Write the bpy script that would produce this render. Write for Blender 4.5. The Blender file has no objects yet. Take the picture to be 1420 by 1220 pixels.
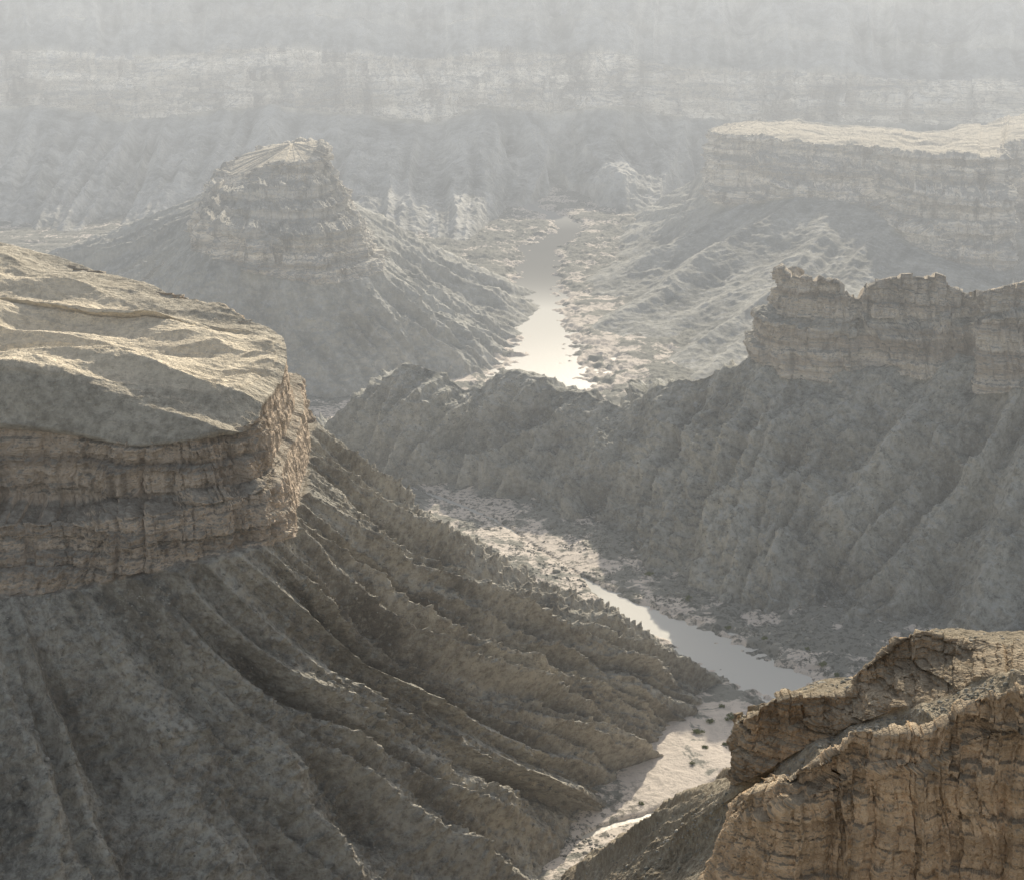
import bpy, math, numpy as np, time, bmesh
from mathutils import Vector
T0=time.time()
rs=np.random.RandomState(7)
# ---------------------------------------------------------------- noise
perm=rs.permutation(256).astype(np.int32); perm=np.concatenate([perm,perm,perm])
ang=np.linspace(0,2*np.pi,256,endpoint=False)
G2=np.stack([np.cos(ang),np.sin(ang)],1).astype(np.float32)
g3=rs.normal(size=(256,3)); G3=(g3/np.linalg.norm(g3,axis=1)[:,None]).astype(np.float32)
def fade(t): return t*t*t*(t*(t*6-15)+10)
def n2(x,y,seed=0):
    x=np.asarray(x,np.float32)+seed*17.31; y=np.asarray(y,np.float32)+seed*5.77
    x,y=np.broadcast_arrays(x,y)
    xi=np.floor(x).astype(np.int32); yi=np.floor(y).astype(np.int32)
    xf=x-xi; yf=y-yi; xi&=255; yi&=255
    u=fade(xf); v=fade(yf)
    def g(a,b,dx,dy):
        k=perm[perm[xi+a]+yi+b]&255
        return G2[k,0]*dx+G2[k,1]*dy
    a=g(0,0,xf,yf); b=g(1,0,xf-1,yf); c=g(0,1,xf,yf-1); d=g(1,1,xf-1,yf-1)
    return 1.5*((a+(b-a)*u)*(1-v)+(c+(d-c)*u)*v)
def n3(x,y,z,seed=0):
    x=x+seed*11.7; y=y+seed*3.3; z=z+seed*7.9
    xi=np.floor(x).astype(np.int32); yi=np.floor(y).astype(np.int32); zi=np.floor(z).astype(np.int32)
    xf=(x-xi).astype(np.float32); yf=(y-yi).astype(np.float32); zf=(z-zi).astype(np.float32)
    xi&=255; yi&=255; zi&=255
    u=fade(xf); v=fade(yf); w=fade(zf)
    def g(a,b,c):
        k=perm[perm[perm[xi+a]+yi+b]+zi+c]&255
        return G3[k,0]*(xf-a)+G3[k,1]*(yf-b)+G3[k,2]*(zf-c)
    r0=(g(0,0,0)*(1-u)+g(1,0,0)*u)*(1-v)+(g(0,1,0)*(1-u)+g(1,1,0)*u)*v
    r1=(g(0,0,1)*(1-u)+g(1,0,1)*u)*(1-v)+(g(0,1,1)*(1-u)+g(1,1,1)*u)*v
    return 1.6*(r0*(1-w)+r1*w)
def f2(x,y,o=4,seed=0):
    r=0;a=1
    for i in range(o):
        r=r+a*n2(x*2**i,y*2**i,seed+i); a*=.5
    return r
def f3(x,y,z,o=3,seed=0):
    r=0;a=1
    for i in range(o):
        r=r+a*n3(x*2**i,y*2**i,z*2**i,seed+i); a*=.5
    return r
def cell(L,c,seed):   # random -1..1 per (layer, block)
    L=L.astype(np.int32)&255; c=c.astype(np.int32)&255
    return (perm[perm[perm[L]+c]+(seed%200)]&255)/127.5-1
# ---------------------------------------------------------------- survey: viewpoint on the rim, 50 units (1 unit = 10 m) over the river
H=50.; PIT=math.radians(17); FP=2650.
cp,sp=math.cos(PIT),math.sin(PIT)
def ray(px,py):
    a=px-710.; b=610.-py
    return np.array([a, FP*cp+b*sp, -FP*sp+b*cp])
def W(px,py,d):
    r=ray(px,py); k=d/r[1]; return (r[0]*k, d, H+r[2]*k)
def G(px,py,z=0.):
    r=ray(px,py); k=(z-H)/r[2]; return (r[0]*k, r[1]*k, z)
def off(p,dx,dy,dz): return (p[0]+dx,p[1]+dy,p[2]+dz)
# ---------------------------------------------------------------- mesh helper
def grid_mesh(name,P,attrs={},smooth=True):
    a,b=P.shape[:2]
    me=bpy.data.meshes.new(name)
    idx=np.arange(a*b,dtype=np.int32).reshape(a,b)
    q=np.stack([idx[:-1,:-1],idx[1:,:-1],idx[1:,1:],idx[:-1,1:]],-1).reshape(-1,4)
    me.vertices.add(a*b); me.vertices.foreach_set('co',P.reshape(-1).astype(np.float32))
    me.loops.add(q.size); me.loops.foreach_set('vertex_index',q.reshape(-1))
    me.polygons.add(len(q)); me.polygons.foreach_set('loop_start',np.arange(0,q.size,4,dtype=np.int32))
    me.polygons.foreach_set('use_smooth',np.full(len(q),smooth))
    me.update(calc_edges=True)
    for k,v in attrs.items():
        at=me.attributes.new(k,'FLOAT','POINT'); at.data.foreach_set('value',v.reshape(-1).astype(np.float32))
    return me
def add(name,me,mat,label,cat,kind='structure'):
    ob=bpy.data.objects.new(name,me); bpy.context.collection.objects.link(ob)
    if mat: me.materials.append(mat)
    ob['label']=label; ob['category']=cat
    if kind: ob['kind']=kind
    return ob
def catmull(p,s,closed):
    p=np.asarray(p,float); M=len(p); i=np.floor(s).astype(int)
    n=M if closed else M-1
    i=np.clip(i,0,n-1); t=(s-i)[:,None]
    if closed: f=lambda k:p[k%M]
    else: f=lambda k:p[np.clip(k,0,M-1)]
    a,b,c,d=f(i-1),f(i),f(i+1),f(i+2)
    return .5*((2*b)+(-a+c)*t+(2*a-5*b+4*c-d)*t*t+(-a+3*b-3*c+d)*t**3)
def loft(rings,gaps,ns,weights=None,closed=False,ref=1,seed=0,cs=1.,ts=1.,tops=1.,gl=6.,rough=1.,jag=0.,lay=1.3,fs=1.,strat=1.,blk=1.,crag=0.,jf=.5,fine_top=1.,ga=(.36,.20,.07),skew=0.,but=.8,step=0.,st=13.,bx=1.,damp=None,wr=.5,warp=.35):
    M=len(rings[0]); nseg=M if closed else M-1
    w=np.ones(nseg) if weights is None else np.array(weights,float)
    cum=np.concatenate([[0],np.cumsum(w)]); cum/=cum[-1]
    s=np.interp(np.linspace(0,1,ns),cum,np.arange(nseg+1.))
    dmp=np.ones(ns) if damp is None else np.interp(s,[q[0] for q in damp],[q[1] for q in damp])
    R=[catmull(r,s,closed) for r in rings]
    rl=np.concatenate([[0],np.cumsum(np.linalg.norm(np.diff(R[ref][:,:2],axis=0),axis=1))])
    rows=[];ac=[];at=[];ap=[];fl=[]
    for g,(n,kind,prof) in enumerate(gaps):
        tt=np.linspace(0,1,n,endpoint=(g==len(gaps)-1))
        pr=np.array(prof,float) if prof else np.array([(0,0,0),(1,1,1)])
        h=np.interp(tt,pr[:,0],pr[:,1]); v=np.interp(tt,pr[:,0],pr[:,2])
        A,B=R[g],R[g+1]
        for k in range(n):
            rows.append(A+(B-A)*np.array([h[k],h[k],v[k]]))
            ac.append(1. if kind=='cliff' else (.6 if kind=='terrace' else 0))
            x=tt[k]
            at.append((.25+.75*min(1,x*3.5))*(1-.6*max(0,x-.75)/.25) if kind=='talus' else (.3 if kind=='terrace' else 0))
            ap.append(1. if kind=='top' else (.6 if kind=='apron' else 0)); fl.append(1. if kind=='top' else (.4 if kind=='apron' else 0))  # apron strip blends in dark talus colour, standing in for shade
    P=np.stack(rows,1)
    def sm(a,k=5):
        a=np.array(a,float); a=np.pad(a,k//2,mode='edge'); return np.convolve(a,np.ones(k)/k,'valid')
    ac,at,ap,fl=sm(ac),sm(at),sm(ap),sm(fl,15)
    dv=np.linalg.norm(np.diff(P,axis=1),axis=2).mean(0); v=np.concatenate([[0],np.cumsum(dv)])[None,:]
    u=rl[:,None]*np.ones_like(v); v=v*np.ones_like(u)
    ds=np.gradient(P,axis=0); dt=np.gradient(P,axis=1)
    N=np.cross(ds,dt); N/=np.linalg.norm(N,axis=2)[...,None]+1e-9
    if N[...,2].mean()<0: N=-N
    X,Y,Z=P[...,0],P[...,1],P[...,2]
    D=np.zeros(u.shape); rib=np.zeros(u.shape); stk=np.zeros(u.shape)
    m=np.where(ac>.01)[0]
    if len(m):
        Nh=N[:,m].copy(); Nh[...,2]*=.12; Nh/=np.linalg.norm(Nh,axis=2)[...,None]+1e-6; N[:,m]=Nh*ac[m][None,:,None]+N[:,m]*(1-ac[m])[None,:,None]
        U=u[:,m]; z=Z[:,m]; x=X[:,m]; y=Y[:,m]
        k=1/cs**.5
        zz=z*k+.18*n2(U*.08,z*0+3,seed+5)+.05*n2(U*.7,z*0+9,seed+5)
        Lr=zz/lay+.25*n2(U*.05,zz*.2,seed+47); L=np.floor(Lr); lf=Lr-L
        L2r=zz/(lay*.4)+.3; L2=np.floor(L2r); L3=np.floor(zz/(lay*.17)+.7)
        uu=U*k+.5*n2(U*.25,z*.35,seed)
        jit=.08*n2(U*3,z*3,seed+48)
        b1=cell(L,np.floor((uu+jit)*.45+cell(L,L*0,seed+1)*4),seed+2)
        b2=cell(L2,np.floor((uu+jit)*1.05+cell(L2,L2*0,seed+3)*4),seed+4)
        b3=cell(L3,np.floor((uu+jit)*2.7+cell(L3,L3*0,seed+5)*4),seed+6)
        b4=cell(L3*0,np.floor((uu+jit)*.8+.4*n2(U*.4,z*.15,seed+49)),seed+8)
        b5=cell(np.floor(z*.25+.5*n2(U*.3,z*0,seed+46)),np.floor((uu+jit)*2.1+.5*n2(U*1.1,z*.3,seed+45)),seed+11)
        c=but*(.40-1.4*np.abs(n2(uu*.16,z*.04,seed+1)))
        c+=blk*(bx*(.26*b1+.15*b2+.07*b3)+.22*b4+.13*b5)
        c+=blk*.30*(np.minimum(np.abs(n2(uu*.42,z*.05,seed+2))*4,.8)-.5)
        c+=strat*(.34*cell(L,L*0,seed+9)+.15*cell(L2,L2*0,seed+10))
        c-=strat*.10*np.clip((lf-.86)/.14,0,1)
        c+=.2*f3(x*.9,y*.9,z*1.1,3,seed+9)
        c+=.10*f3(x*4.1*k,y*4.1*k,z*5*k,3,seed+10)
        D[:,m]+=c*ac[m]*cs*dmp[:,None]
    m=np.where(at>.01)[0]
    if len(m):
        U=u[:,m]; V=v[:,m]; x=X[:,m]; y=Y[:,m]; z=Z[:,m]
        uu=U+skew*(V-V.min())+gl*warp*n2(U/gl*.3,V/gl*.08,seed+11)+.11*gl*n2(U/gl*1.3,V/gl*.35,seed+12)
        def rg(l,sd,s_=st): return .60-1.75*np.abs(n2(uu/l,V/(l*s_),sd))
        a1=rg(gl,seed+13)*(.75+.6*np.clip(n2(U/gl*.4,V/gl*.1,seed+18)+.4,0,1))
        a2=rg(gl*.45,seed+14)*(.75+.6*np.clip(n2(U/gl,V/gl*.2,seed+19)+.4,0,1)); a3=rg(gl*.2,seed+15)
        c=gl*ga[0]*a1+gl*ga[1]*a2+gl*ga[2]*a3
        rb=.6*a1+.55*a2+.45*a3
        stk[:,m]=f2(uu/(gl*.22),V/(gl*1.8),4,seed+60)*np.minimum(1,at[m]*3)
        c+=.22*f3(x*.5,y*.5,z*.5,3,seed+16)*rough
        fine=f3(x*2.4/fs,y*2.4/fs,z*2.4/fs,3,seed+17)
        c+=.09*fine*rough*fs+.20*np.clip(fine-.3,0,1)*rough*fs
        c=c*at[m]
        if crag:
            wx=x+1.5*n3(x*.2,y*.2,z*.2,seed+50); 
            cg=(.45-1.5*np.abs(n3(wx*.13,y*.13,z*.13,seed+51)))+.5*(.45-1.5*np.abs(n3(wx*.34,y*.34,z*.34,seed+52)))+.26*(.45-1.5*np.abs(n3(wx*.9,y*.9,z*.9,seed+53)))
            c+=crag*cg*(.25+.75*at[m]); rb=rb*.6+.5*cg; stk[:,m]*=.6
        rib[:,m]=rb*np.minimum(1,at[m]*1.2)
        D[:,m]+=c*ts
    P=P+N*D[...,None]
    m=np.where(ap>.01)[0]
    if len(m):
        x=X[:,m];y=Y[:,m]
        wx=x+2*n2(x*.1,y*.1,seed+20)
        c=.95*f2(wx*.09,y*.15,2,seed+21)+wr*(.5-1.6*np.abs(n2(wx*.09+y*.05,y*.27+x*.06,seed+22)))+.16*(.5-1.6*np.abs(n2(wx*.2,y*.7+x*.2,seed+26)))
        c+=step*(.45*np.tanh(3*n2(wx*.05+y*.03,y*.16-x*.03,seed+27))+.2*np.tanh(3*n2(wx*.1+y*.06,y*.34-x*.06,seed+28)))
        c=c*tops+ fine_top*(.06*f2(x*.7,y*.9,3,seed+23)+.04*f2(x*2.7,y*2.7,2,seed+24)+.06*np.clip(f2(x*1.9,y*1.9,2,seed+25)-.45,0,1))*min(1.,tops+.4)
        P[:,m,2]+=c*ap[m]
    if jag:
        m=np.where((ap>.01)|(ac>.3))[0]
        q=u[:,m]*jf*2
        j=.6*cell(np.zeros(q.shape),np.floor(q),seed+30)+.4*cell(np.zeros(q.shape)+1,np.floor(q*2.7),seed+31)
        fall=np.clip((Z[:,m]-Z[:,m].min(1)[:,None])/(np.ptp(Z[:,m],axis=1)[:,None]+1e-6),0,1)
        P[:,m,2]+=j*jag*fall
    cl=np.ones((ns,1))*ac[None,:]; tp=np.ones((ns,1))*fl[None,:]
    return P,{'cliff':cl,'flat':tp,'rib':rib,'streak':stk}
# ---------------------------------------------------------------- node helpers
class NT:
    def __init__(s,name):
        s.m=bpy.data.materials.new(name); s.m.use_nodes=True; s.t=s.m.node_tree; s.t.nodes.clear()
        s.out=s.t.nodes.new('ShaderNodeOutputMaterial')
    def n(s,ty,**k):
        nd=s.t.nodes.new('ShaderNode'+ty)
        for a,b in k.items(): setattr(nd,a,b)
        return nd
    def l(s,a,b): s.t.links.new(a,b)
    def math(s,op,a,b=None,clamp=False):
        nd=s.n('Math',operation=op,use_clamp=clamp)
        for i,x in enumerate((a,b)):
            if x is None: continue
            if isinstance(x,(int,float)): nd.inputs[i].default_value=x
            else: s.l(x,nd.inputs[i])
        return nd.outputs[0]
    def mix(s,f,a,b,mode='MIX'):
        nd=s.n('Mix',data_type='RGBA',blend_type=mode)
        for i,x in ((0,f),(6,a),(7,b)):
            if isinstance(x,(int,float)): nd.inputs[i].default_value=x
            elif isinstance(x,tuple): nd.inputs[i].default_value=(*x,1)
            else: s.l(x,nd.inputs[i])
        return nd.outputs[2]
    def mapr(s,v,a,b,c=0.,d=1.):
        nd=s.n('MapRange'); s.l(v,nd.inputs[0])
        for i,x in enumerate((a,b,c,d)): nd.inputs[i+1].default_value=x
        return nd.outputs[0]
    def noise(s,vec,scale,detail=4,rough=.55,dist=0.):
        nd=s.n('TexNoise'); s.l(vec,nd.inputs['Vector']); nd.inputs['Scale'].default_value=scale
        nd.inputs['Detail'].default_value=detail; nd.inputs['Roughness'].default_value=rough; nd.inputs['Distortion'].default_value=dist
        return nd.outputs[0]
    def scale(s,vec,x,y,z):
        nd=s.n('VectorMath',operation='MULTIPLY'); s.l(vec,nd.inputs[0]); nd.inputs[1].default_value=(x,y,z); return nd.outputs[0]
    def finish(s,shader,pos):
        # haze painted as surface glow, stronger with distance from the rim, brighter higher up
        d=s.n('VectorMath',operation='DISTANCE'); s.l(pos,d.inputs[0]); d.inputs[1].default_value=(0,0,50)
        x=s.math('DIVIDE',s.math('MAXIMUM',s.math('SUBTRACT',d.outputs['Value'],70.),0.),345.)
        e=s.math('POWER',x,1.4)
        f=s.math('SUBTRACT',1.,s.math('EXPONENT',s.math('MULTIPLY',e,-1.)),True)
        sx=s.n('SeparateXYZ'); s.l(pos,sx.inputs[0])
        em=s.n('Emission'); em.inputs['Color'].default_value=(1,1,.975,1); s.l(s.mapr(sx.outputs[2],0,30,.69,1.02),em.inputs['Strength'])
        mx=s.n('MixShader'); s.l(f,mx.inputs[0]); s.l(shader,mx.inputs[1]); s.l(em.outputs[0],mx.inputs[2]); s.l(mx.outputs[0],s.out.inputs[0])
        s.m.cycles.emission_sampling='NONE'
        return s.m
def rock_mat(name,cl,cd,ta,tb,top,bump=1.,sc=1.,rw=.34,stz=1.5,vf=1.3,vst=.6,spk=.7):
    t=NT(name); geo=t.n('NewGeometry'); pos=geo.outputs['Position']
    sx=t.n('SeparateXYZ'); t.l(geo.outputs['Normal'],sx.inputs[0]); nz=sx.outputs[2]
    ca=t.n('Attribute',attribute_name='cliff').outputs['Fac']; fa=t.n('Attribute',attribute_name='flat').outputs['Fac']; ra=t.n('Attribute',attribute_name='rib').outputs['Fac']; sa=t.n('Attribute',attribute_name='streak').outputs['Fac']
    st=t.noise(t.scale(pos,.05,.05,stz),1.,3,.65)
    vs=t.noise(t.scale(pos,vf,vf,vf*.11),1.,4,.65)
    c=t.mix(t.mapr(st,.38,.60),cd,cl)
    c=t.mix(t.mapr(vs,.47,.66,0,vst),c,tuple(x*.45 for x in cd))
    k=t.noise(pos,.22,3,.6); k2=t.noise(pos,2.2*sc,4,.75)
    kk=t.math('SUBTRACT',t.math('ADD',t.math('ADD',t.math('MULTIPLY',k,.5),.25),t.math('MULTIPLY',sa,.16)),t.math('MULTIPLY',ra,rw))  # negative rw paints sunlit rib crests and shaded hollows into the talus colour
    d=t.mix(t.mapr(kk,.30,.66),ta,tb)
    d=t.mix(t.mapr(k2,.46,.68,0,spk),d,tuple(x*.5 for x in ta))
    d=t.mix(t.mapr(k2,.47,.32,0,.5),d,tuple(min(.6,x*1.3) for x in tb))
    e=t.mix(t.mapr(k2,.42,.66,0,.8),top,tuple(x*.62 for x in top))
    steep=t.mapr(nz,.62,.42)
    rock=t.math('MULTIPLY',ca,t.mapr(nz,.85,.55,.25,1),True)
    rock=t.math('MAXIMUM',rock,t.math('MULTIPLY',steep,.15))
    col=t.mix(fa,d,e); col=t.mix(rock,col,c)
    bp=t.n('Bump'); bp.inputs['Strength'].default_value=1.; bp.inputs['Distance'].default_value=.28*bump
    t.l(k2,bp.inputs['Height'])
    p=t.n('BsdfDiffuse'); t.l(col,p.inputs['Color']); t.l(bp.outputs[0],p.inputs['Normal'])
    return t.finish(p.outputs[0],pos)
m_near=rock_mat('warm_rock',(.84,.61,.39),(.58,.41,.26),(.24,.215,.165),(.36,.32,.25),(.44,.38,.29),.8,1.6,.2,1.3,1.5,.65)
m_near2=rock_mat('brown_rock',(.56,.42,.28),(.35,.265,.18),(.28,.24,.18),(.50,.44,.34),(.32,.28,.215),.8,1.6,.2,1.8,1.3,.6)
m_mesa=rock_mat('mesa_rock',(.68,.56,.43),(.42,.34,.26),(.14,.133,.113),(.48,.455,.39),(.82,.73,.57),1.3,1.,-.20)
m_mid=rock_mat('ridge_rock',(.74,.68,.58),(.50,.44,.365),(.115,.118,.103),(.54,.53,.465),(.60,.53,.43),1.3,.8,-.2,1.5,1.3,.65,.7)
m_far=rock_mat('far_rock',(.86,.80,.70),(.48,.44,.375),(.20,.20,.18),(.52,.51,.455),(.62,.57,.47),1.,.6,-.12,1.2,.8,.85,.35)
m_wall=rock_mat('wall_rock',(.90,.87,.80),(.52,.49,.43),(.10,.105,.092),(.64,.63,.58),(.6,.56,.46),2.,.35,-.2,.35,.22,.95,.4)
CL2=[(0,0,0),(.42,.10,.50),(.50,.62,.55),(1,1,1)]
CL1=[(0,0,0),(.5,.25,.55),(.6,.5,.6),(1,1,1)]
TAL=[(0,0,0),(.3,.25,.34),(.7,.66,.74),(1,1,1)]
# ---------------------------------------------------------------- 1 the big mesa
R=[G(-500,330,27),G(0,347,26.5),G(200,392,26),G(330,438,25.5),G(388,464,25),G(398,505,24.8),G(380,548,24.6),G(352,584,24.4),G(300,604,24.2),G(200,612,24.0),G(80,604,24.0),G(-100,595,24.2),G(-500,595,24.2)]
B=[off(R[0],0,4,-8),off(R[1],1,4,-8),off(R[2],2,4,-8),off(R[3],3,2.5,-7),W(428,590,101),W(430,628,96.5),W(412,700,90),W(398,748,84.8),W(330,764,82.3),W(200,796,80.8),W(60,824,80.6),W(-120,836,79),W(-500,836,77)]
F=[(-80,150,-1),(-45,150,-1),(-20,145,-1),(-9,137,-1),(3,122,-1),G(1005,950,-1),G(945,1030,-1),G(885,1110,-1),G(800,1170,-1),(-1,78,-1),(-12,62,-1),(-30,45,-1),(-70,35,-1)]
Tt=[off(R[0],-3,-4,.3),off(R[1],-3,-3,.3),off(R[2],-3,-3,.3),off(R[3],-3,-1.5,.3),off(R[4],-1.2,-.3,.2),G(384,500,24.95),G(358,530,25.0),G(325,545,25.3),G(275,538,25.7),G(180,528,26.0),G(60,528,26.1),G(-100,528,26.1),G(-500,528,26.1)]
T2o=[(-2.5,-.6,.05),(-2.5,-.6,.05),(-2.5,-.6,.05),(-2.5,-.5,.05),(-2.5,-.2,.05),(-2.4,.3,.05),(-2.3,.9,.03),(-2.2,1.5,0)]+[(-2,2.2,0)]*5
T2=[off(p,*q) for p,q in zip(Tt,T2o)]
ys_=[118,116,113.5,111.5,109.5,107,104,101,98.5,96.5,94.5,93,91.6]
C=[(-48,y_,26.6) for y_ in ys_]
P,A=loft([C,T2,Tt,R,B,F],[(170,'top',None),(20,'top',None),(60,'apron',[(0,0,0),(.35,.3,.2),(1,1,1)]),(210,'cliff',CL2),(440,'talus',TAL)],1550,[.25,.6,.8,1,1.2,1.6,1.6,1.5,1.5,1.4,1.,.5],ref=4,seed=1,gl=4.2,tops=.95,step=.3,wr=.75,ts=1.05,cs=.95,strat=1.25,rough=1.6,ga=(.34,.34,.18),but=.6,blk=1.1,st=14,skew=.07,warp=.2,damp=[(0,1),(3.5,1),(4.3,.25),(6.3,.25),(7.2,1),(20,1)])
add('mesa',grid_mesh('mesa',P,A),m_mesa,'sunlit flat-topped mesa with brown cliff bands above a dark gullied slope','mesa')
MESA=P
# ---------------------------------------------------------------- 2 butte
R=[W(284,296,196),W(300,318,190),W(380,343,187),W(450,338,187),W(498,324,192),W(466,266,202),W(446,228,212),W(390,217,222),W(322,232,215),W(292,268,205)]
B=[W(268,338,196),W(290,356,188.5),W(385,386,185),W(455,394,184.5),W(524,374,190),W(500,322,205),W(468,272,217),W(390,250,229),W(308,258,221),W(278,300,207)]
F=[(-50,206,-1),(-38,182,-1),G(430,575,-1),G(585,556,-1),G(695,524,-1),(2,206,-1),(2,228,-1),(-25,252,-1),(-66,242,-1),(-66,224,-1)]
K2=[W(316,240,203),W(338,242,201),W(378,228,199.5),W(422,226,199),W(442,210,202),W(444,204,207),W(436,198,212),W(395,198,216),W(346,214,213),W(320,230,208)]
K=[W(304,252,202.5),W(326,260,199.5),W(374,250,197.5),W(424,252,197),W(450,238,201),W(450,222,207),W(440,212,213),W(395,208,217),W(336,224,214),W(306,242,208)]
cc=np.array(W(405,202,206.5)); Cc=[tuple(cc+(np.array(q)-cc)*.05) for q in K2]
P,A=loft([Cc,K2,K,R,B,F],[(50,'top',None),(60,'cliff',None),(140,'terrace',[(0,0,0),(.15,.25,.05),(.25,.3,.30),(.5,.6,.40),(.58,.63,.68),(.85,.95,.80),(1,1,1)]),(110,'cliff',[(0,0,0),(1,1,1)]),(230,'talus',TAL)],950,[1,1.3,1.5,1.5,1.3,.8,.4,.3,.5,.8],closed=True,ref=4,seed=40,gl=6.,cs=1.1,ts=.7,tops=.2,fs=1.6,jag=.3,jf=.14,blk=1.4,strat=.9,crag=.7,st=7,ga=(.28,.17,.07))
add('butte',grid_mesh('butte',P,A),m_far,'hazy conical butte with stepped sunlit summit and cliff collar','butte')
# ---------------------------------------------------------------- 3 spur ridge
cr=[W(380,640,160),W(450,592,159),W(520,540,158),W(576,506,158),W(622,530,158),W(662,547,158),W(712,520,157),W(762,538,155),W(830,552,152),W(870,565,150),W(925,535,147),W(1000,514,144),W(1060,502,141.3),W(1180,520,137.6),W(1290,512,136),W(1420,500,132.6),W(1800,480,127),W(2400,460,123)]
ff=[G(390,665,-1),G(420,672,-1),G(490,685,-1),G(550,690,-1),G(600,695,-1),G(640,700,-1),G(690,710,-1),G(740,735,-1),G(800,760,-1),G(850,785,-1),G(900,815,-1),G(960,842,-1),G(1020,862,-1),G(1110,888,-1),G(1220,900,-1),G(1380,915,-1),G(1800,960,-1),G(2400,1000,-1)]
fb=[(c[0]-(1 if i<3 else 0),c[1]+(6 if i<2 else 11 if i<10 else 26),-1) for i,c in enumerate(cr)]
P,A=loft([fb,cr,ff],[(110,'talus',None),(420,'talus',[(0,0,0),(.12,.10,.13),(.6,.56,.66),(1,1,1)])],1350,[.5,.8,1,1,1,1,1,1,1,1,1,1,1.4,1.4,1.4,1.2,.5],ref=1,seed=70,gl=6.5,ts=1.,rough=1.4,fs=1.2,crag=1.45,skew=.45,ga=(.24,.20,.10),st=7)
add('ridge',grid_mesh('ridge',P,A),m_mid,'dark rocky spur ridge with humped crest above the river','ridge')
RIDGE=P
# ---------------------------------------------------------------- 3b castellated wall on the spur
S=[((1115,380,150),(1100,425,152),(1078,428,155),(1070,495,157)),
((1083,372,143.5),(1078,430,143.5),(1049,432,143.8),(1046,530,143.8)),
((1108,380,141.2),(1104,438,140.8),(1076,444,140.2),(1074,540,139.7)),
((1165,398,139.8),(1168,446,139.4),(1168,468,138.4),(1172,560,137.2)),
((1190,424,140.5),(1192,448,140.),(1200,472,138.6),(1210,560,137.4)),
((1215,388,139),(1222,438,138.4),(1245,470,137),(1255,565,135.8)),
((1285,380,137.8),(1290,440,137.2),(1292,455,136.4),(1308,560,135.4)),
((1345,404,137.8),(1345,432,137.2),(1350,442,136.2),(1354,545,135.5)),
((1362,402,134.5),(1360,432,134),(1362,440,131.6),(1364,545,131)),
((1425,390,133),(1424,432,132.5),(1428,440,130.5),(1434,545,130)),
((1600,380,130),(1600,430,129),(1600,440,127),(1600,560,126)),
((2000,380,125),(2000,430,124),(2000,440,122),(2000,580,121))]
r1,b1,r2,b2=[[W(*s[k]) for s in S] for k in range(4)]
cI=[(r[0]+(2.5 if i==1 else .8),r[1]+(-2 if i==0 else 3 if i==1 else 7),r[2]-1.9) for i,r in enumerate(r1)]
P,A=loft([cI,r1,b1,r2,b2],[(40,'top',None),(120,'cliff',None),(30,'terrace',None),(150,'cliff',[(0,0,0),(1,1,1)])],1050,[.6,1,1.5,1,1,1.6,1.3,1,1,1.2,.6],ref=1,seed=90,cs=.85,tops=.1,jag=.8,jf=.22,lay=1.1,blk=1.3,strat=.8,but=.6)
add('rock_wall',grid_mesh('rock_wall',P,A),m_mid,'castellated two-tier cliff wall crowning the dark spur','cliff')
# ---------------------------------------------------------------- 4 far mesa
R=[W(1010,176,264),W(985,184,251),W(1035,186,245),W(1095,196,242),W(1195,202,238),W(1275,214,230),W(1385,218,227),W(1396,200,236),W(1500,194,235),W(1900,186,229)]
B=[W(990,225,268),W(978,275,249),W(1030,285,238.5),W(1105,275,233),W(1205,290,229),W(1280,348,219),W(1392,375,215),W(1410,320,229),W(1500,320,228),W(1900,320,221)]
F=[(22,290,-1),G(850,325,-1),G(785,420,-1),G(795,480,-1),G(895,550,-1),(24,172,-1),(42,165,-1),(60,165,-1),(85,162,-1),(125,158,-1)]
Cb=[W(1050,169,270),W(1060,168,269),W(1080,167,268),W(1120,167,268),W(1200,176,268),W(1300,182,268),W(1380,170,272),W(1420,160,278),W(1550,160,280),W(1950,160,280)]
fbk=[off(c,0,20,-16.5) for c in Cb]
P,A=loft([fbk,Cb,R,B,F],[(30,'talus',None),(120,'top',None),(150,'cliff',[(0,0,0),(.3,.12,.3),(.4,.45,.38),(.7,.62,.75),(.78,.85,.8),(1,1,1)]),(260,'talus',TAL)],1000,[.8,1,1.2,1.2,1.3,1.3,.8,.6,.4],ref=3,seed=120,gl=8,cs=1.4,ts=.55,tops=.5,fs=1.8,strat=1.1,blk=1.3,jag=.25,jf=.12,crag=.7,rough=.5,st=8,ga=(.28,.12,.03))
add('mesa',grid_mesh('far_mesa',P,A),m_far,'pale hazy mesa with bright rim and stepped cliff','mesa')
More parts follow.
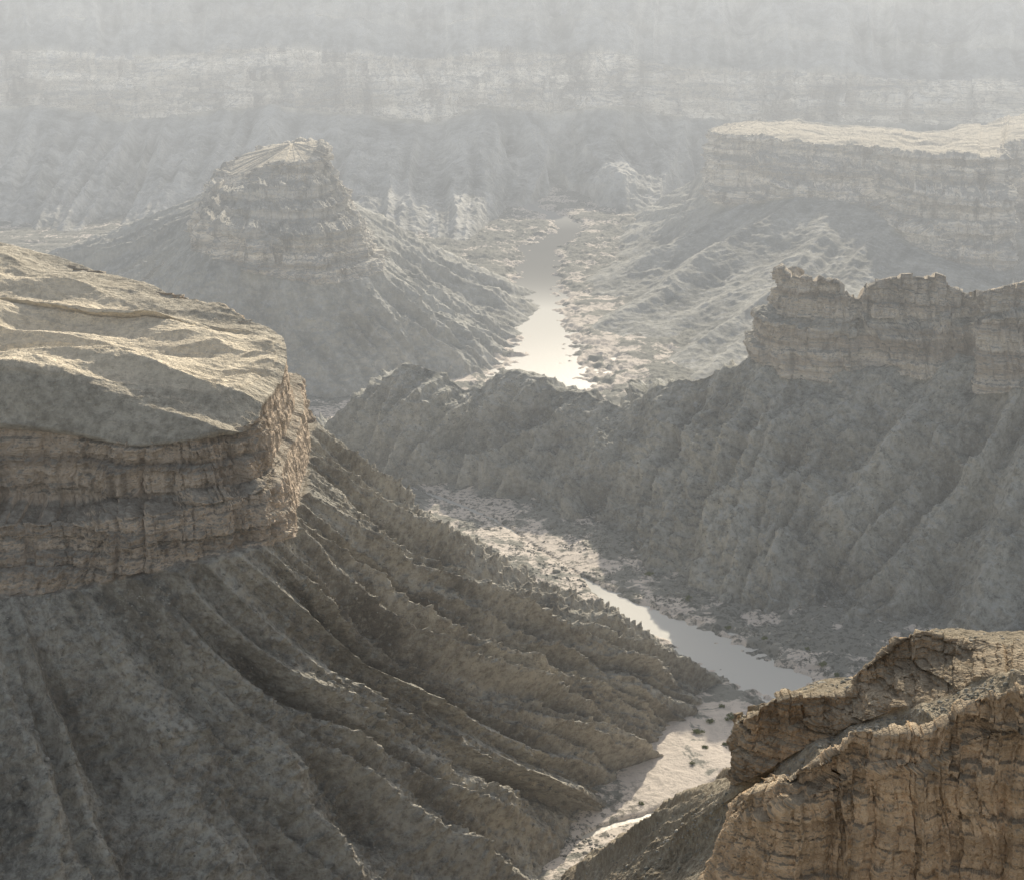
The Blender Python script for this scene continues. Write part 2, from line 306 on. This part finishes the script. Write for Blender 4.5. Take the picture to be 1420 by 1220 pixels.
# ---------------------------------------------------------------- 5 canyon wall
pxs=[-900,-500,-200,50,200,350,480,600,680,760,850,950,1100,1300,1550,1900,2400]
fd=[265,265,262,264,258,264,260,250,256,292,272,290,300,310,315,310,300]
by=[150,150,152,150,166,150,160,168,150,158,150,165,170,172,175,175,175]
ty=[75,75,72,70,78,66,72,80,70,76,74,95,100,110,110,110,110]
F=[];B=[];R=[];Q=[];PB=[]
for px,d,b,t_ in zip(pxs,fd,by,ty):
    dd=313+ (8 if px>900 else 0)
    x=(px-710)/FP*300
    F.append((x,d,-1)); B.append(W(px,b,dd)); R.append(W(px,t_,dd+3)); Q.append(W(px,t_-200,dd+38)); PB.append((x*1.3,470,46))
P,A=loft([PB,Q,R,B,F],[(20,'top',None),(200,'talus',[(0,0,0),(.55,.5,.44),(.6,.52,.54),(.8,.76,.72),(.84,.79,.82),(1,1,1)]),(150,'cliff',[(0,0,0),(.45,.35,.46),(.5,.6,.49),(.93,.8,.96),(1,1,1)]),(270,'talus',TAL)],1200,[.3,.6,1,1,1,1,1,1,1,1,1,1,1,1,.6,.3],ref=3,seed=150,gl=11,cs=2.9,ts=.7,rough=1.0,tops=1,fs=2.2,strat=.6,blk=1.7,crag=.5,st=7)
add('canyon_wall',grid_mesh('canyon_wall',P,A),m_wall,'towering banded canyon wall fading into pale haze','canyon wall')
# ---------------------------------------------------------------- 6 near outcrops
R=[W(1500,888,78),W(1310,884,70),W(1240,900,66),W(1150,958,65),W(1029,986,62.5),W(1036,992,60.5),W(1095,964,60),W(1175,958,60),W(1190,930,60.5),W(1232,895,61),W(1262,878,61.5),W(1330,886,61),W(1425,894,60),W(1750,900,58)]
B=[W(1500,960,84),W(1310,960,78),W(1210,980,74),W(1120,1030,69),W(1027,1080,63.5),W(1034,1086,60),W(1100,1045,59.2),W(1180,1008,58.8),W(1200,1000,58.6),W(1240,985,58.6),W(1262,978,58.4),W(1330,960,58.2),W(1425,930,57.6),W(1750,940,55)]
F=[(40,120,-1),(28,114,-1),(22,108,-1),(14,98,-1),(4.0,90,-1),(0,80,-1),W(1085,1150,54.2),W(1170,1120,54),W(1210,1110,53.8),W(1245,1090,53.6),W(1275,1080,53.4),W(1335,1060,53.),W(1430,1030,52.4),W(1750,1040,51)]
Ci=[(r[0]+ (1.5 if i<5 else 2.0), (r[1]+64)/2+ (2.5 if i>4 else -.5), r[2]-1.4) for i,r in enumerate(R)]
P,A=loft([Ci,R,B,F],[(60,'top',None),(260,'cliff',CL1),(270,'talus',None)],1200,[.3,.5,.7,1.2,1.4,1.4,1.3,1,1,1,1,1.3,1],ref=1,seed=200,gl=3.,cs=.5,ts=.7,tops=.12,jag=.2,jf=.5,rough=1.1,fs=.5,lay=.9,strat=1.,blk=1.1,fine_top=2.,but=.5,bx=1.1,crag=.25)
add('rock_outcrop',grid_mesh('outcrop_back',P,A),m_near2,'dark brown layered rock outcrop with ragged stepped rim','rock outcrop')
OUTA=P
R=[W(1150,1085,56),W(1066,1084,53),W(1024,1103,52),W(1075,1086,50.8),W(1130,1053,50.3),W(1176,1026,50.3),W(1212,1018,50),W(1285,1006,49.8),W(1350,978,49.6),W(1424,950,49.2),W(1700,910,47.5)]
B=[W(1100,1180,57),W(1010,1200,54),W(985,1240,51.5),W(1060,1330,49),W(1130,1330,48.5),W(1180,1330,48.4),W(1220,1330,48.2),W(1290,1330,48),W(1350,1330,47.8),W(1424,1330,47.4),W(1700,1330,45)]
F=[(8,78,3),(1.5,76,-1),(-2,66,-1),(-2,45,-1),(4,35,-1),(8,33,-1),(12,32,-1),(16,31,-1),(20,30,-1),(25,29,-1),(40,28,-1)]
Ci=[(R[2][0]+2.5,53.2,R[2][2]-.8)]*3+[(r[0]+.8,54.5,r[2]-3.) for r in R[3:]]
Ci[0]=(R[2][0]+3.2,54.2,R[2][2]-1.2)
P,A=loft([Ci,R,B,F],[(50,'top',None),(400,'cliff',[(0,0,0),(.12,.1,.12),(.15,.3,.14),(1,1,1)]),(90,'talus',None)],1300,[.5,1,1.2,1.3,1.2,1,1.3,1.2,1.4,1],ref=1,seed=230,gl=3,cs=.62,ts=.8,tops=.1,jag=.2,jf=.5,rough=.8,fs=.5,lay=1.7,strat=.7,blk=1.35,fine_top=2.,bx=1.,but=.45)
add('rock_outcrop',grid_mesh('outcrop_front',P,A),m_near,'warm orange-brown cliff with ragged sloping crest and vertical cracks','rock outcrop')
OUTB=P
# ---------------------------------------------------------------- river and floor (px, py, half width, gloss)
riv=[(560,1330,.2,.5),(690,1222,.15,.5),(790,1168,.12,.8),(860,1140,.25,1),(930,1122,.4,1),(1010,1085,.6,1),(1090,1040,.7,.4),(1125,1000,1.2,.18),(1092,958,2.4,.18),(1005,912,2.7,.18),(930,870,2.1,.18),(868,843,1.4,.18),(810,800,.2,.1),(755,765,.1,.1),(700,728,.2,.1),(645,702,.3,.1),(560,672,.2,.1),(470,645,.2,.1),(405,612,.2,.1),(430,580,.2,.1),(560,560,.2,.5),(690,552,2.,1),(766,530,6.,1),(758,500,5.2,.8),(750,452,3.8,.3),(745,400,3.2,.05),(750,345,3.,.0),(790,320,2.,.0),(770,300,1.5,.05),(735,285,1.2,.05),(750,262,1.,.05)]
rp=np.array([G(a,b)[:2] for a,b,_,_ in riv]); rw=np.array([q[2] for q in riv]); rr=np.array([q[3] for q in riv])
ss=np.linspace(0,len(riv)-1.001,900)
rc=catmull(np.column_stack([rp,rw,rr]),ss,False); rc[:,2]=np.maximum(rc[:,2],.08); rc[:,3]=np.clip(rc[:,3],.0,1)
def river_d(x,y):
    sh=x.shape; x=x.ravel();y=y.ravel(); d=np.full(x.size,99.,np.float32); d2=d.copy()
    for i in range(0,len(rc),2):
        h=np.hypot(x-rc[i,0],y-rc[i,1]); np.minimum(d,h/rc[i,2],out=d); np.minimum(d2,h,out=d2)
    return d.reshape(sh),d2.reshape(sh)
def spaced(segs):
    o=[]
    for a,b,s in segs: o+=list(np.arange(a,b,s))
    return np.array(o+[segs[-1][1]])
xs=spaced([(-1500,-200,100),(-200,-60,4),(-60,-26,.8),(-26,34,.14),(34,70,.8),(70,200,4),(200,1500,100)])
ys=spaced([(-300,40,10),(40,80,.8),(80,150,.14),(150,300,.3),(300,340,2),(340,2500,60)])
Xg,Yg=np.meshgrid(xs,ys,indexing='ij')
dr=np.full(Xg.shape,99.,np.float32); dm=dr.copy()
ix=(xs>-60)&(xs<70); iy=(ys>60)&(ys<310)
sub=np.ix_(ix,iy); dr[sub],dm[sub]=river_d(Xg[sub].astype(np.float32),Yg[sub].astype(np.float32))
def sandy(x,y): return np.exp(-(((x-10.5)/6.5)**2+((y-102)/8.5)**2)**2)+1.*np.exp(-(((x+2)/17)**2+((y-200)/32)**2)**2)
sd_=sandy(Xg,Yg)
bars=f2(Xg*.22,Yg*.22,4,310)
Zg=.24+.22*f2(Xg*.1,Yg*.1,2,300)+(1-.75*np.minimum(sd_,1))*(.34*bars+.26*np.clip(f2(Xg*.9,Yg*.9,3,320)-.05,0,1)+.18*np.clip(f2(Xg*2.3,Yg*2.3,2,325)-.1,0,1))
wob=.5*f2(Xg*.3,Yg*.3,3,330)+.5*f2(Xg*1.1,Yg*1.1,2,335)
car=np.clip(1.35-(dr+wob),-.4,1.)
bankh=np.clip(.1+.16*dm,0.1,1)
Zg=np.where(dm<90, Zg*bankh+.10*np.clip(dm*.3,0,1)-np.clip(car,0,1)*.6, Zg)
def gz(x,y):
    i=np.clip(np.searchsorted(xs,x)-1,0,len(xs)-2); j=np.clip(np.searchsorted(ys,y)-1,0,len(ys)-2)
    a=(x-xs[i])/(xs[i+1]-xs[i]); b=(y-ys[j])/(ys[j+1]-ys[j])
    return (Zg[i,j]*(1-a)+Zg[i+1,j]*a)*(1-b)+(Zg[i,j+1]*(1-a)+Zg[i+1,j+1]*a)*b
def floor_mat():
    t=NT('sand_and_gravel'); geo=t.n('NewGeometry'); pos=geo.outputs['Position']
    a=t.n('Attribute',attribute_name='bank').outputs['Fac']; hh=t.n('Attribute',attribute_name='rise').outputs['Fac']; sa=t.n('Attribute',attribute_name='sand').outputs['Fac']
    k=t.noise(pos,.45,6,.7,.4); k2=t.noise(pos,1.9,5,.75)
    far=t.mapr(a,.6,4.5,-.07,.10)
    q=t.math('SUBTRACT',t.math('ADD',t.math('ADD',k,far),t.math('MULTIPLY',hh,.12)),t.math('MULTIPLY',sa,.13))
    c=t.mix(t.mapr(q,.50,.55),(.70,.63,.55),(.29,.285,.25))
    r=t.math('MULTIPLY',t.mapr(k2,.50,.58,0,.85),t.math('SUBTRACT',1.,t.math('MULTIPLY',sa,.85)))
    c=t.mix(r,c,(.14,.14,.12))
    bp=t.n('Bump'); bp.inputs['Strength'].default_value=.8; bp.inputs['Distance'].default_value=.16; t.l(k2,bp.inputs['Height'])
    p=t.n('BsdfDiffuse'); t.l(c,p.inputs['Color']); t.l(bp.outputs[0],p.inputs['Normal'])
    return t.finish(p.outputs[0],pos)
m_floor=floor_mat()
add('ground',grid_mesh('ground',np.stack([Xg,Yg,Zg],-1),{'bank':dm,'rise':bars,'sand':sd_}),m_floor,'pale sand and dark gravel of the canyon floor','ground')
def water_mat():
    t=NT('river_water'); geo=t.n('NewGeometry'); pos=geo.outputs['Position']
    bp=t.n('Bump'); bp.inputs['Strength'].default_value=.3; bp.inputs['Distance'].default_value=.05; t.l(t.noise(pos,4,4),bp.inputs['Height'])
    p=t.n('BsdfPrincipled'); p.inputs['Base Color'].default_value=(.46,.43,.36,1); p.inputs['IOR'].default_value=1.33; p.inputs['Roughness'].default_value=.40
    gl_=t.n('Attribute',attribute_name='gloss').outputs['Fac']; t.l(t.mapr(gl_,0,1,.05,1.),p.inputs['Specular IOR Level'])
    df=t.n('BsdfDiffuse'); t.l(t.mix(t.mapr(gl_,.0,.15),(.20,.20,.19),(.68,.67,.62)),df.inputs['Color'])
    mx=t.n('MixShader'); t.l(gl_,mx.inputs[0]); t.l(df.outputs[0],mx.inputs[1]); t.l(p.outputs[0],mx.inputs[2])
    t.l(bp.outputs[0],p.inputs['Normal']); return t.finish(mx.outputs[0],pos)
tn=np.gradient(rc[:,:2],axis=0); tn/=np.linalg.norm(tn,axis=1)[:,None]; nn=np.stack([-tn[:,1],tn[:,0]],1)
off_=np.linspace(-2.2,2.2,9)
Pw=rc[:,None,:2]+nn[:,None,:]*(off_[None,:,None]*rc[:,None,2:3])
Pw=np.concatenate([Pw,np.full(Pw.shape[:2]+(1,),-.10)],-1)
add('river',grid_mesh('river',Pw,{'gloss':rc[:,3:4]*np.ones((1,9))}),water_mat(),'shallow silvery river winding along the canyon floor','river')
# ---------------------------------------------------------------- rubble
ico=bmesh.new(); bmesh.ops.create_icosphere(ico,subdivisions=1,radius=1)
iv=np.array([v.co[:] for v in ico.verts]); ifc=np.array([[v.index for v in f.verts] for f in ico.faces]); ico.free()
def rubble(pts,size):
    n=len(pts); nv=len(iv)
    s=size[:,None,None]*rs.uniform(.55,1.15,(n,1,3))*np.array([1,1,.75])
    V=iv[None]*s*rs.uniform(.72,1.2,(n,nv,1))
    a=rs.uniform(0,6.28,n); ca,sa=np.cos(a)[:,None],np.sin(a)[:,None]
    V=np.stack([V[...,0]*ca-V[...,1]*sa,V[...,0]*sa+V[...,1]*ca,V[...,2]],-1)+pts[:,None,:]
    return V.reshape(-1,3),(ifc[None]+np.arange(n)[:,None,None]*nv).reshape(-1,3)
pl=[];sz=[]
NR=28000
i=rs.randint(0,620,NR); sp_=rs.normal(0,1,NR)*7
x=rc[i,0]+nn[i,0]*sp_+rs.normal(0,.5,NR); y=rc[i,1]+nn[i,1]*sp_+rs.normal(0,.5,NR)
cl_=n2(x*.25,y*.25,400)+.35*n2(x,y,401); dd_,_=river_d(x.astype(np.float32),y.astype(np.float32))
ok=(cl_>.02+.6*sandy(x,y))&(dd_>1.3)
x,y=x[ok],y[ok]; pl.append(np.stack([x,y,gz(x,y)],1)); sz.append(np.exp(rs.normal(-2.6,.5,len(x))))
def scat(P,c0,c1,n,mu,lo=0):
    a=rs.randint(lo,P.shape[0],n); b=rs.randint(c0,c1,n); q=P[a,b]; pl.append(q); sz.append(np.exp(rs.normal(mu,.5,n)))
scat(MESA,465,890,5500,-3.1,300); scat(RIDGE,120,520,3000,-2.7); scat(OUTA,330,580,4000,-3.3,300); scat(OUTA,5,60,600,-3.2,200)
pts=np.concatenate(pl); size=np.concatenate(sz)
V,Fc=rubble(pts,np.clip(size,.02,.4))
me=bpy.data.meshes.new('rubble'); me.vertices.add(len(V)); me.vertices.foreach_set('co',V.reshape(-1).astype(np.float32))
me.loops.add(Fc.size); me.loops.foreach_set('vertex_index',Fc.reshape(-1).astype(np.int32)); me.polygons.add(len(Fc)); me.polygons.foreach_set('loop_start',np.arange(0,Fc.size,3,dtype=np.int32)); me.update(calc_edges=True)
def simple_mat(name,a,b,s):
    t=NT(name); pos=t.n('NewGeometry').outputs['Position']
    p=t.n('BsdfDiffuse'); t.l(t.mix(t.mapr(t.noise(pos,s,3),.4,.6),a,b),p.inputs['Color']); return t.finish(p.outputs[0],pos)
add('rubble',me,simple_mat('rubble_rock',(.20,.20,.175),(.42,.40,.35),1.),'loose grey boulders strewn over slopes and river banks','rubble','stuff')
# ---------------------------------------------------------------- shrubs
m_leaf=simple_mat('shrub_leaves',(.11,.13,.05),(.20,.22,.09),6.)
def shrub_mesh(seed):
    r=np.random.RandomState(seed); V=[];Fs=[]
    for k in range(9):   # stems
        a=r.uniform(0,6.28); t=r.uniform(.2,.8); tip=np.array([math.cos(a)*t,math.sin(a)*t,r.uniform(.5,.95)])
        b=len(V); s=np.array([-math.sin(a),math.cos(a),0])*.03
        V+=[s,-s,tip*.9]; Fs.append((b,b+1,b+2))
    cl=[(np.array([math.cos(a)*q,math.sin(a)*q,r.uniform(.25,.8)]),r.uniform(.2,.38)) for a,q in zip(r.uniform(0,6.28,11),r.uniform(.1,.75,11))]
    for k in range(520):
        c,rad=cl[r.randint(len(cl))]; p=c+r.normal(0,1,3)*rad*.5; p[2]=max(p[2],.03)
        d=r.normal(0,1,3); d/=np.linalg.norm(d); e=np.cross(d,r.normal(0,1,3)); e/=np.linalg.norm(e)
        b=len(V); V+=[p-d*.11,p+e*.06,p+d*.11,p-e*.06]; Fs.append((b,b+1,b+2,b+3))
    me=bpy.data.meshes.new('shrub'); me.from_pydata([tuple(v) for v in V],[],Fs); me.materials.append(m_leaf); return me
sm_=[shrub_mesh(k) for k in range(4)]
spots=[(968,1020,.4),(985,1006,.3),(1012,1000,.42),(1018,1018,.26),(978,1040,.22),(1000,985,.24),(960,1062,.2),(1005,1034,.22),(972,1100,.24),(1140,925,.3),(1120,905,.25),(1160,940,.28),(1180,955,.3),(900,800,.3),(955,835,.28),(1010,870,.3),(1060,890,.3),(890,1115,.2)]
for k,(px,py,s) in enumerate(spots):
    g=G(px,py,.1); s*=1.1; ob=bpy.data.objects.new('shrub',sm_[k%4]); bpy.context.collection.objects.link(ob)
    ob.location=(g[0],g[1],float(gz(np.array([g[0]]),np.array([g[1]]))[0])-.03); ob.scale=(s,s*(.8+.1*(k%5)),s*.8); ob.rotation_euler=(0,0,k*1.3)
    ob['label']='small grey-green shrub growing on the sandy river bank'; ob['category']='shrub'; ob['group']='shrubs along the river bank'
print('BUILD',time.time()-T0)
# ---------------------------------------------------------------- light
EL,AZ=math.radians(26),math.radians(15)
wd=bpy.data.worlds.new('World'); bpy.context.scene.world=wd; wd.use_nodes=True; nt=wd.node_tree
bg=nt.nodes['Background']; sky=nt.nodes.new('ShaderNodeTexSky'); sky.sky_type='NISHITA'; sky.sun_disc=False
sky.sun_elevation=EL; sky.sun_rotation=AZ; sky.dust_density=3; hs=nt.nodes.new('ShaderNodeHueSaturation'); hs.inputs['Saturation'].default_value=.4
nt.links.new(sky.outputs[0],hs.inputs['Color']); nt.links.new(hs.outputs[0],bg.inputs[0]); bg.inputs[1].default_value=.15
sl=bpy.data.lights.new('sun','SUN'); sl.energy=5; sl.angle=math.radians(.5); sl.color=(1,.89,.72)
so=bpy.data.objects.new('sun',sl); bpy.context.collection.objects.link(so)
d=Vector((math.sin(AZ)*math.cos(EL),math.cos(AZ)*math.cos(EL),math.sin(EL)))
so.rotation_euler=d.to_track_quat('Z','Y').to_euler()
cam=bpy.data.cameras.new('camera'); co=bpy.data.objects.new('camera',cam); bpy.context.collection.objects.link(co)
co.location=(0,0,50); co.rotation_euler=(math.radians(90-17),0,0); cam.sensor_width=36; cam.lens=36*FP/1420; cam.clip_end=5000
bpy.context.scene.camera=co
sc=bpy.context.scene; sc.view_settings.view_transform='Standard'; sc.view_settings.look='None'; sc.view_settings.exposure=0
print('DONE',time.time()-T0)
